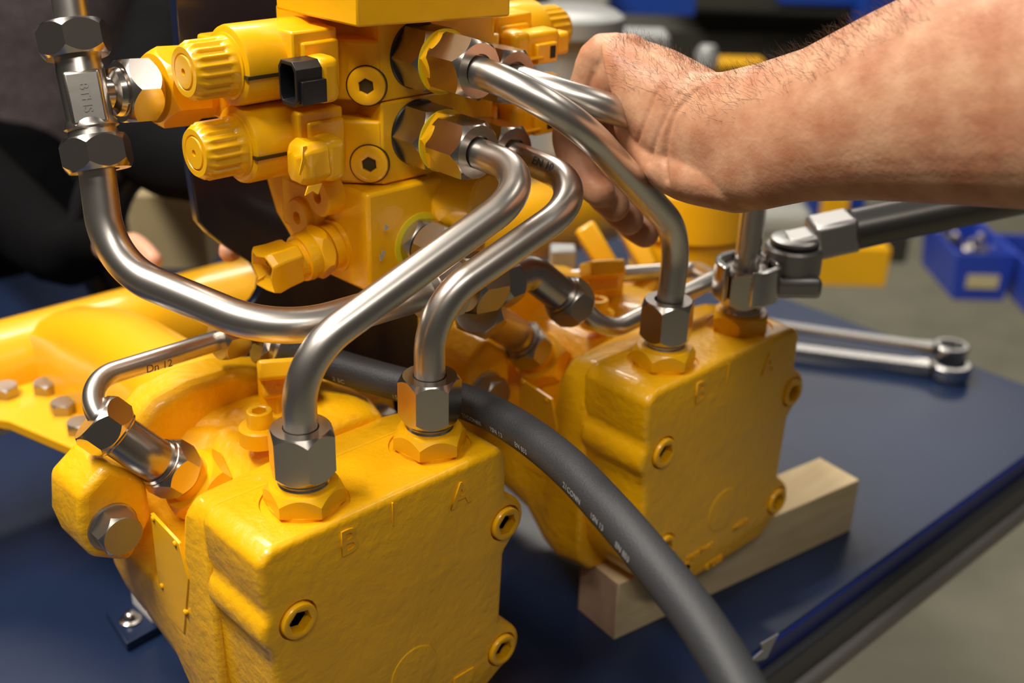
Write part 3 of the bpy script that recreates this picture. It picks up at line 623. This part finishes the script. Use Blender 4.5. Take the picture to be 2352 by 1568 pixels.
# two combination wrenches lying on the table
def comb(name, label, pa, pb, z, w_, rh):
    root = empty(name, pb, label, 'wrench', 'ring spanners lying on the table')
    pa, pb = V(pa), V(pb); d = pb - pa; Ld = np.linalg.norm(d); d /= Ld; s_ = np.cross((0, 0, 1), d)
    loops = []
    for t, ww, hh in ((0, w_ * 1.2, 5), (.1, w_, 4), (.5, w_ * .9, 3.6), (.9, w_ * .95, 4), (1.0, w_ * 1.3, 5)):
        c = pa + d * (Ld - rh) * t + V((0, 0, z)); loops.append([c + s_ * ww * a_ + V((0, 0, hh * b_)) for a_, b_ in ((-1, -.3), (-.8, -1), (.8, -1), (1, -.3), (1, .3), (.8, 1), (-.8, 1), (-1, .3))])
    MB().loft(loops).build('shank', chrome, root, sharp=50)
    def star(th): return rh * .66 + 0.9 * abs(math.sin(6 * th)) * 1.4
    MB().rings(pb + V((0, 0, z - 7.5)), (0, 0, 1), [(0, ('fn', star)), (0, rh - 1.5), (1.5, rh), (13.5, rh), (15, rh - 1.5), (15, ('fn', star)), (0, ('fn', star))], 72, cap=(False, False)).build('ring_end', chrome, root, sharp=40)
    return root
comb('combination_wrench', 'chrome ring spanner lying on top, its ring end overlapping the other', onZ(1720, 745, 10), onZ(2182, 812, 18), 4, 8, 19)
comb('combination_wrench', 'chrome ring spanner lying underneath, nearer the camera', onZ(1700, 800, 3), onZ(2178, 862, 3), 8, 9, 22)

# ================================================================ PERSON with the gripping hand
def blob_remesh(o, vox, smooth_it=6, fac=0.6):
    md = o.modifiers.new('remesh', 'REMESH'); md.mode = 'VOXEL'; md.voxel_size = vox * S; md.use_smooth_shade = True
    md = o.modifiers.new('smooth', 'SMOOTH'); md.factor = fac; md.iterations = smooth_it
def ell_tube(mb, secs, seg=28):
    """secs: (centre, side-vector (with length), up-vector (with length))"""
    mb.loft([[V(c) + V(a_) * math.cos(2 * PI * k / seg) + V(b_) * math.sin(2 * PI * k / seg) for k in range(seg)] for c, a_, b_ in secs])
def capsule(mb, P, Rr, n=5, seg=20):
    P2 = catmull(P, n); R2 = np.interp(np.linspace(0, len(P) - 1, len(P2)), range(len(P)), Rr)
    d0 = P2[0] - P2[1]; d0 /= np.linalg.norm(d0); d1 = P2[-1] - P2[-2]; d1 /= np.linalg.norm(d1)
    pts = [P2[0] + d0 * R2[0] * f for f in (.96, .7, .4)] + P2 + [P2[-1] + d1 * R2[-1] * f for f in (.4, .7, .96)]
    rr = [R2[0] * f for f in (.28, .71, .92)] + list(R2) + [R2[-1] * f for f in (.92, .71, .28)]
    mb.tube(pts, 0, seg, radii=rr)
up_i = -R[:, 1]; right_i = R[:, 0]; fwd_i = R[:, 2]
worker = empty('person', D(2600, 150, 500), 'bare hairy forearm reaching in from the right, hand closed round the upper tubes', 'person')
arm = MB(); secs = []
for x_, yt, yb, d, dep, tilt in ((2900, -330, 560, 455, 50, 0), (2600, -230, 535, 490, 48, 0), (2352, -130, 496, 520, 46, 0), (2200, -75, 483, 545, 44, 0), (2000, 26, 468, 580, 40, 0), (1850, 108, 468, 610, 36, 0),
                         (1740, 146, 488, 634, 31, 0.08), (1670, 162, 484, 652, 28, 0.12), (1610, 156, 462, 668, 27, 0.2), (1550, 120, 448, 682, 26, 0.25), (1490, 92, 408, 692, 25, 0.3), (1440, 80, 340, 700, 23, 0.35), (1410, 90, 270, 706, 20, 0.4)):
    h = (yb - yt) / 2 * d / F; c = D(x_ , (yt + yb) / 2, d + dep * 0.55)
    ax_ = (up_i * math.cos(tilt) + right_i * -math.sin(tilt) * 0.6)
    secs.append((c, fwd_i * dep * 0.86 + right_i * dep * .35, ax_ * h))
ell_tube(arm, secs, 36)
# hypothenar pad, wrist bump and knuckles
capsule(arm, [D(1700, 418, 666), D(1575, 394, 692), D(1508, 352, 712), D(1462, 290, 724)], [18, 17.5, 15.5, 14])
capsule(arm, [D(1640, 240, 690), D(1520, 170, 712), D(1412, 122, 722)], [17, 16, 12.5])
K = [(D(1408, 120, 720), D(1346, 196, 735), D(1306, 322, 742), D(1340, 405, 742), D(1378, 442, 738)),
     (D(1440, 150, 748), D(1368, 215, 764), D(1336, 350, 764), D(1378, 440, 758), D(1412, 474, 750)),
     (D(1490, 178, 772), D(1385, 232, 786), D(1362, 385, 784), D(1408, 470, 776), D(1445, 506, 768)),
     (D(1540, 205, 794), D(1430, 262, 806), D(1404, 420, 804), D(1446, 506, 794), D(1481, 536, 784))]
for i, (a_, b_, c_, d_, e_) in enumerate(K):
    mc = D(1640 + 20 * i, 290, 700 + 16 * i)
    capsule(arm, [mc, a_, b_, (b_ + c_) / 2 + (b_ - a_) * 0.10, c_, d_, e_], [14, 12.4, 10.6, 10.6, 10.6, 10.4, 9.9])
capsule(arm, [D(1440, 140, 720), D(1395, 205, 735), D(1385, 240, 748)], [17, 15, 12])
# thumb tucked along the far side
capsule(arm, [D(1650, 320, 745), D(1610, 360, 775), D(1560, 380, 795), D(1520, 395, 800)], [16, 12, 10.5, 9])
ao = arm.build('forearm_and_hand', skin, worker, sharp=180); blob_remesh(ao, 1.25, 9, 0.6); bake(ao)
from mathutils.bvhtree import BVHTree
def surf(o):
    bvh = BVHTree.FromPolygons([v.co for v in o.data.vertices], [p.vertices for p in o.data.polygons]); o0 = LOC[o.name]
    def hit(px, py):
        r_ = ray(px, py); r_ = r_ / np.linalg.norm(r_); h = bvh.ray_cast(Vector((CAM - o0) * S), Vector(r_))
        return (None, None) if h[0] is None else (V(h[0]) / S + o0, V(h[1]))
    return hit
hit = surf(ao)
co = np.empty(len(ao.data.vertices) * 3); ao.data.vertices.foreach_get('co', co); co = co.reshape(-1, 3) / S + LOC[ao.name]
no = np.empty(len(ao.data.vertices) * 3); ao.data.vertices.foreach_get('normal', no); no = no.reshape(-1, 3)
disp = np.zeros(len(co))
def crease(pts, depth, wd):
    P_ = []
    for a_, b_ in zip(pts, pts[1:]):
        for k in range(12):
            h = hit(a_[0] + (b_[0] - a_[0]) * k / 12, a_[1] + (b_[1] - a_[1]) * k / 12)[0]
            if h is not None: P_.append(h)
    if not P_: return
    P_ = np.array(P_); dm = np.full(len(co), 1e9)
    for p in P_: dm = np.minimum(dm, ((co - p) ** 2).sum(1))
    disp[:] -= depth * np.exp(-dm / wd ** 2)
crease([(1655, 172), (1590, 215), (1548, 260), (1533, 310), (1527, 370), (1532, 415)], 1.8, 1.9)
crease([(1560, 215), (1535, 255), (1515, 300), (1500, 345), (1493, 375)], 1.0, 1.5)
crease([(1512, 205), (1490, 260), (1470, 310), (1462, 335)], 0.8, 1.4)
crease([(1362, 170), (1352, 200), (1356, 220)], 0.9, 1.4); crease([(1375, 160), (1366, 190), (1368, 208)], 0.7, 1.3)
crease([(1630, 200), (1700, 165)], -1.2, 7); crease([(1600, 300), (1640, 250)], -1.6, 12); crease([(1580, 420), (1700, 440)], -1.4, 12)
crease([(1390, 240), (1440, 300), (1490, 400)], -1.2, 6)
co2 = (co + no * disp[:, None] - LOC[ao.name]) * S; ao.data.vertices.foreach_set('co', co2.ravel()); ao.data.update(); ao.data.shade_smooth()
# arm hair (uncountable): fine strands rooted on the skin
hm = MB()
for i in range(1500):
    xs = random.choice([random.uniform(1405, 1700), random.uniform(1690, 2150)])
    yt = np.interp(xs, [1400, 1440, 1490, 1550, 1610, 1670, 1740, 1850, 2000, 2200], [92, 78, 88, 118, 150, 158, 146, 108, 26, -70])
    p, n = hit(xs, yt + 2 + random.random() ** 2.2 * (130 if xs < 1690 else 90))
    if p is None: continue
    dr = n * .55 - right_i * random.uniform(.1, .9) + up_i * random.uniform(-.1, .6) + V([random.gauss(0, .3) for _ in range(3)]); dr /= np.linalg.norm(dr)
    Lh = random.uniform(3, 9); cv = V([random.gauss(0, .6) for _ in range(3)])
    hm.tube([p - n * .5, p + dr * Lh * .35, p + dr * Lh * .7 + cv * .5, p + dr * Lh + cv * 1.6], 0, 3, radii=[.07, .06, .05, .02])
o = hm.build('arm_hair', hairm, worker); o['kind'] = 'stuff'

# ================================================================ SECOND PERSON (behind left, grey shirt, black trousers)
p2 = empty('person', (-60, 1120, FZ), 'person in a mottled grey shirt and black trousers standing behind the table at the left', 'person')
w0 = D(95, 310, 1720); wx, wy = w0[0], w0[1]; wz = w0[2]
print('person2 waist', w0)
rt = right_i * V((1, 1, 0)); rt /= np.linalg.norm(rt); fr = np.cross((0, 0, 1), rt)     # fr points away from the camera
def P2(a_, b_, z): return V((wx, wy, 0)) + rt * a_ + fr * b_ + V((0, 0, z))
tm = MB()
tm.loft([[P2(-40 + hw * math.cos(2 * PI * k / 32), 40 + hd_ * math.sin(2 * PI * k / 32), z) for k in range(32)] for hw, hd_, z in ((165, 120, wz - 60), (172, 125, wz), (185, 130, wz + 130), (205, 130, wz + 280), (225, 120, wz + 420), (190, 95, wz + 500), (70, 65, wz + 540))])
capsule(tm, [P2(-235, 40, wz + 440), P2(-290, -20, wz + 200)], [62, 50])
capsule(tm, [P2(160, 40, wz + 440), P2(215, 10, wz + 220)], [62, 50])
so_ = tm.build('shirt', shirt, p2, sharp=180); blob_remesh(so_, 9, 5, .5)
tr = MB()
capsule(tr, [P2(-40, 40, wz - 30), P2(-40, 40, wz - 120)], [150, 160])
for sx_ in (-1, 1): capsule(tr, [P2(-40 + sx_ * 85, 40, wz - 110), P2(-40 + sx_ * 92, 20, wz - 480), P2(-40 + sx_ * 95, 40, FZ + 90)], [105, 80, 62])
to_ = tr.build('trousers', trouser, p2, sharp=180); blob_remesh(to_, 9, 5, .5)
bl = MB(); bl.loft([[P2(-40 + hw * math.cos(2 * PI * k / 32), 40 + hd_ * math.sin(2 * PI * k / 32), z) for k in range(32)] for hw, hd_, z in ((178, 134, wz - 62), (178, 134, wz - 26))]).build('belt', blackp, p2)
for sx_ in (-1, 1):
    sh = MB(); capsule(sh, [P2(-40 + sx_ * 95, 60, FZ + 50), P2(-40 + sx_ * 100, -110, FZ + 42)], [50, 42]); s2 = sh.build('shoe', blackp, p2, sharp=180)
hdm = MB(); hc = P2(-40, 10, wz + 690)
capsule(hdm, [P2(-40, 40, wz + 500), P2(-40, 30, wz + 590)], [62, 58])
hdm.rings(hc - V((0, 0, 118)), (0, 0, 1), [(0, 30), (20, 58), (70, 74), (120, 80), (170, 76), (205, 55), (225, 20)], 32)
capsule(hdm, [hc - fr * 72 + V((0, 0, 8)), hc - fr * 90 - V((0, 0, 18))], [8, 12])
for sx_ in (-1, 1): capsule(hdm, [hc + rt * sx_ * 80 + V((0, 0, 12)), hc + rt * sx_ * 80 - V((0, 0, 22))], [10, 7])
ho_ = hdm.build('head', skin2, p2, sharp=180); blob_remesh(ho_, 5, 4, .5)
for sx_ in (-1, 1): MB().rings(hc + rt * sx_ * 30 - fr * 66 + V((0, 0, 8)), -fr, [(0, 13), (6, 12), (11, 6)], 20).build('eye', whitep, p2)
MB().box(hc - fr * 74 - V((0, 0, 52)), (46, 8, 10), (rt, fr, V((0, 0, 1)))).build('mouth', nailm, p2, bevel=3)
MB().rings(hc + V((0, 0, 20)) + fr * 12, (0, 0, 1), [(0, 84), (50, 84), (85, 66), (100, 25)], 32).build('hair', hairm, p2)
# their hands, mostly hidden, holding the housing beyond the bracket
def small_hand(P_, wrist, tips):
    sl = MB(); capsule(sl, P_, [46, 42, 22][:len(P_)]); sl.build('sleeve', trouser, p2, sharp=180)
    hm_ = MB(); palm = V(wrist) + (V(tips[1]) - V(wrist)) * 0.45
    capsule(hm_, [V(P_[-1]), wrist, palm], [14, 15, 17])
    for t_ in tips: capsule(hm_, [palm, (palm + V(t_)) / 2 + V((0, 0, 6)), t_], [14, 10.5, 8.5])
    oo = hm_.build('hand', skin2, p2, sharp=180); blob_remesh(oo, 3, 4, .5)
small_hand([P2(-290, -20, wz + 200), D(60, 520, 1300), D(238, 560, 1130)], D(268, 575, 1090), [D(352, 598, 1020), D(336, 582, 1035), D(318, 570, 1045)])
small_hand([P2(215, 10, wz + 220), D(330, 300, 1200), D(560, 420, 980)], D(600, 500, 930), [D(528, 578, 840), D(560, 560, 860), D(585, 548, 880)])

# ================================================================ BACKGROUND
def bgbox(name, label, cat, m_, px0, px1, depth, size_y, bevel=2, group=None, tall=None, parent=None, kname=None):
    """box whose camera-facing side spans two picture corners at a depth"""
    a_, b_ = D(*px0, depth), D(*px1, depth)
    wv = abs((b_ - a_) @ rt); hv = abs(a_[2] - b_[2]); c = (a_ + b_) / 2 + fr * size_y / 2
    mb = MB().box(c, (wv, size_y, hv), (rt, fr, V((0, 0, 1))))
    o = mb.build(name, m_, parent, bevel=bevel)
    if parent is None: tag(o, label, cat, group)
    return o
# shelving unit with royal-blue beams beyond the arm
sh = empty('storage_rack', D(1650, 250, 2600) * V((1, 1, 0)) + V((0, 0, FZ)), 'royal blue steel rack with dark goods behind the forearm', 'rack')
def beam(px0, px1, d0, d1, h, t=60, name='beam', m_=royal):
    a_, b_ = D(*px0, d0), D(*px1, d1); b_[2] = a_[2] if abs(b_[2] - a_[2]) < 120 else b_[2]
    d = b_ - a_; Ld = np.linalg.norm(d); d /= Ld; s_ = np.cross((0, 0, 1), d); s_ /= np.linalg.norm(s_)
    MB().box((a_ + b_) / 2, (Ld, t, h), (d, s_, np.cross(d, s_))).build(name, m_, sh, bevel=4)
bgbox('deck', None, None, royal, (1385, -90), (1600, 42), 2300, 40, parent=sh)
bgbox('goods_box', None, None, darkmach, (1590, -90), (2200, 40), 2500, 500, parent=sh)
bgbox('goods_box', None, None, darkmach, (1420, 60), (2100, 210), 2700, 400, parent=sh)
bgbox('deck', None, None, royal, (1800, -90), (2120, 22), 2420, 60, parent=sh)
bgbox('upright', None, None, royal, (1950, -60), (2010, 620), 2480, 70, parent=sh)
yb = bgbox('yellow_beam', 'horizontal yellow beam end showing above the wrist', 'beam', yellow, (1620, 140), (1760, 163), 2200, 60)
bgbox('yellow_stand', 'yellow painted steel stand on the floor below the wrench handle', 'stand', yellow, (1868, 560), (2040, 668), 2200, 90)
bgbox('rack_upright', 'blue and yellow upright seen under the forearm right of the heel of the hand', 'rack', royal, (1862, 440), (1888, 540), 2500, 60)
bgbox('yellow_upright', 'yellow upright seen just under the forearm beside the blue one', 'rack', yellow, (1888, 440), (1945, 560), 2480, 60)
bgbox('dark_post', 'small dark green post on the floor behind the wrench handle', 'post', darkmach, (2040, 540), (2085, 610), 2500, 60)
for i, (q0, q1) in enumerate((((1655, 478), (1870, 560)), )):
    bgbox('lit_floor_stand_in', 'added pale bundle on the floor seen below the hand', 'slab', pale, q0, q1, 2300, 200, bevel=20)  # pale box added in place of a brightly lit stretch of floor
bgbox('machine_cabinet', 'pale grey machine blurred behind the right solenoid plug', 'machine', pale, (1270, -60), (1400, 55), 2000, 300, bevel=10)
# chrome/grey casting right behind the solenoids
gm = empty('pump_casting', D(1300, 200, 1500) * V((1, 1, 0)) + V((0, 0, 0)), 'grey cylindrical metal casting blurred behind the knuckles', 'machine part')
MB().rings(D(1300, 330, 1400), (0, 0, 1), [(0, 50), (60, 50), (62, 40), (130, 40), (132, 60), (150, 60), (156, 50)], 40).build('cylinder', greyfit, gm)
MB().box(D(1390, 95, 1500), (160, 60, 30), (rt, fr, V((0, 0, 1)))).build('cross_bar', greyfit, gm, bevel=6)
MB().rings(D(1622, 150, 1800), (0, 0, 1), [(0, 18), (20, 18), (30, 12)], 24).build('cap', greyfit, gm)
# parts bins on the floor at the right
def bin_(x0, x1, yt, yb_, d, label):
    a_, b_ = D(x0, yb_, d), D(x1, yb_, d); W_ = abs((b_ - a_) @ rt) - 14; H_ = 95; DD = 190; base = (a_ + b_) / 2
    root = empty('parts_bin', base, label, 'bin', 'blue parts bins on the floor')
    def lp(e, z, g=0): return [base + rt * sx * (W_ / 2 + e - g) + fr * (yy - (g if yy else -g)) + V((0, 0, z)) for sx, yy in ((-1, 0), (1, 0), (1, DD), (-1, DD))]
    MB().loft([lp(-6, 0), lp(4, H_), lp(4, H_, 6), lp(-6, 6, 6)]).build('tub', binblue, root, bevel=2)
    c = base + V((0, 0, H_ * .42)) - fr * 3
    MB().box(c, (W_ * .55, 3, 26), (rt, fr, V((0, 0, 1)))).build('label_card', labely, root)
    for i in range(26):
        p = base + rt * random.uniform(-.4, .4) * W_ + fr * random.uniform(20, DD - 25) + V((0, 0, random.uniform(40, 88)))
        ax_ = V([random.gauss(0, 1) for _ in range(3)])
        o = MB().nut(p, ax_, random.uniform(14, 24), 12, hole=6, seg=24).build('nut', nutm if i % 2 else boltm); tag(o, 'loose steel nut in the blue parts bin', 'nut', 'nuts in the blue bins')
        o['label'] = 'loose steel nut heaped in the ' + ('left' if x0 < 2250 else 'right') + ' blue parts bin'; o['group'] = 'nuts in the ' + ('left' if x0 < 2250 else 'right') + ' blue bin'
bin_(2172, 2320, 560, 690, 2250, 'open blue plastic parts bin with a pale label, left of the two')
bin_(2345, 2515, 570, 728, 2190, 'blue plastic parts bin cut by the right edge of the view')
# left background: board box, coiled hose, grey disc, blue band
bgbox('board_box', 'pale board edge standing behind the thick pipe', 'box', cardb, (298, 432), (470, 640), 1350, 120, bevel=3)
ch = MB(); cb = D(455, 560, 1200)
for i in range(3):
    rr_ = 120 - i * 16; ch.tube([cb + rt * math.cos(2 * PI * k / 40) * rr_ + V((0, 0, 1)) * math.sin(2 * PI * k / 40) * rr_ + fr * i * 8 for k in range(41)], 11, 16)
o = ch.build('coiled_hose', blackp); tag(o, 'black cable coil leaning behind the navy bracket', 'cable')
bgbox('blue_cabinet', 'blurred blue cabinet behind the tee fitting', 'cabinet', mat('dull_blue', (0.01, 0.035, 0.10), .5), (235, -60), (420, 190), 2300, 300, bevel=10)
bgbox('floor_crate', 'dark crate behind the left solenoids', 'crate', darkmach, (230, 190), (700, 330), 2500, 300, bevel=10)
# block feet pins in the background right of the lower valve section
vp = empty('strut_stand', D(1340, 560, 1000), 'yellow stand with two slanted struts seen between the steel tubes', 'stand')
for (p0, p1, d_, w_) in (((1340, 520), (1412, 640), 1020, 26), ((1425, 490), (1490, 618), 1080, 26)):
    a_, b_ = D(*p0, d_), D(*p1, d_); d = b_ - a_; Ld = np.linalg.norm(d); d /= Ld; s_ = np.cross(d, fwd_i); s_ /= np.linalg.norm(s_)
    MB().box((a_ + b_) / 2, (Ld, w_ * .7, 26), (d, s_, np.cross(d, s_))).build('strut', orangey, vp, bevel=3)
MB().rings(D(1575, 620, 1150), (0, 0, 1), [(0, 56), (46, 56), (48, 62), (90, 62)], 40).build('round_foot', orangey, vp)
o = MB().box(D(1292, 600, 1000), (22, 20, 26), (rt, fr, V((0, 0, 1)))).build('white_bracket', greyfit, bevel=2); tag(o, 'small grey bracket blurred behind the small coupling', 'bracket')
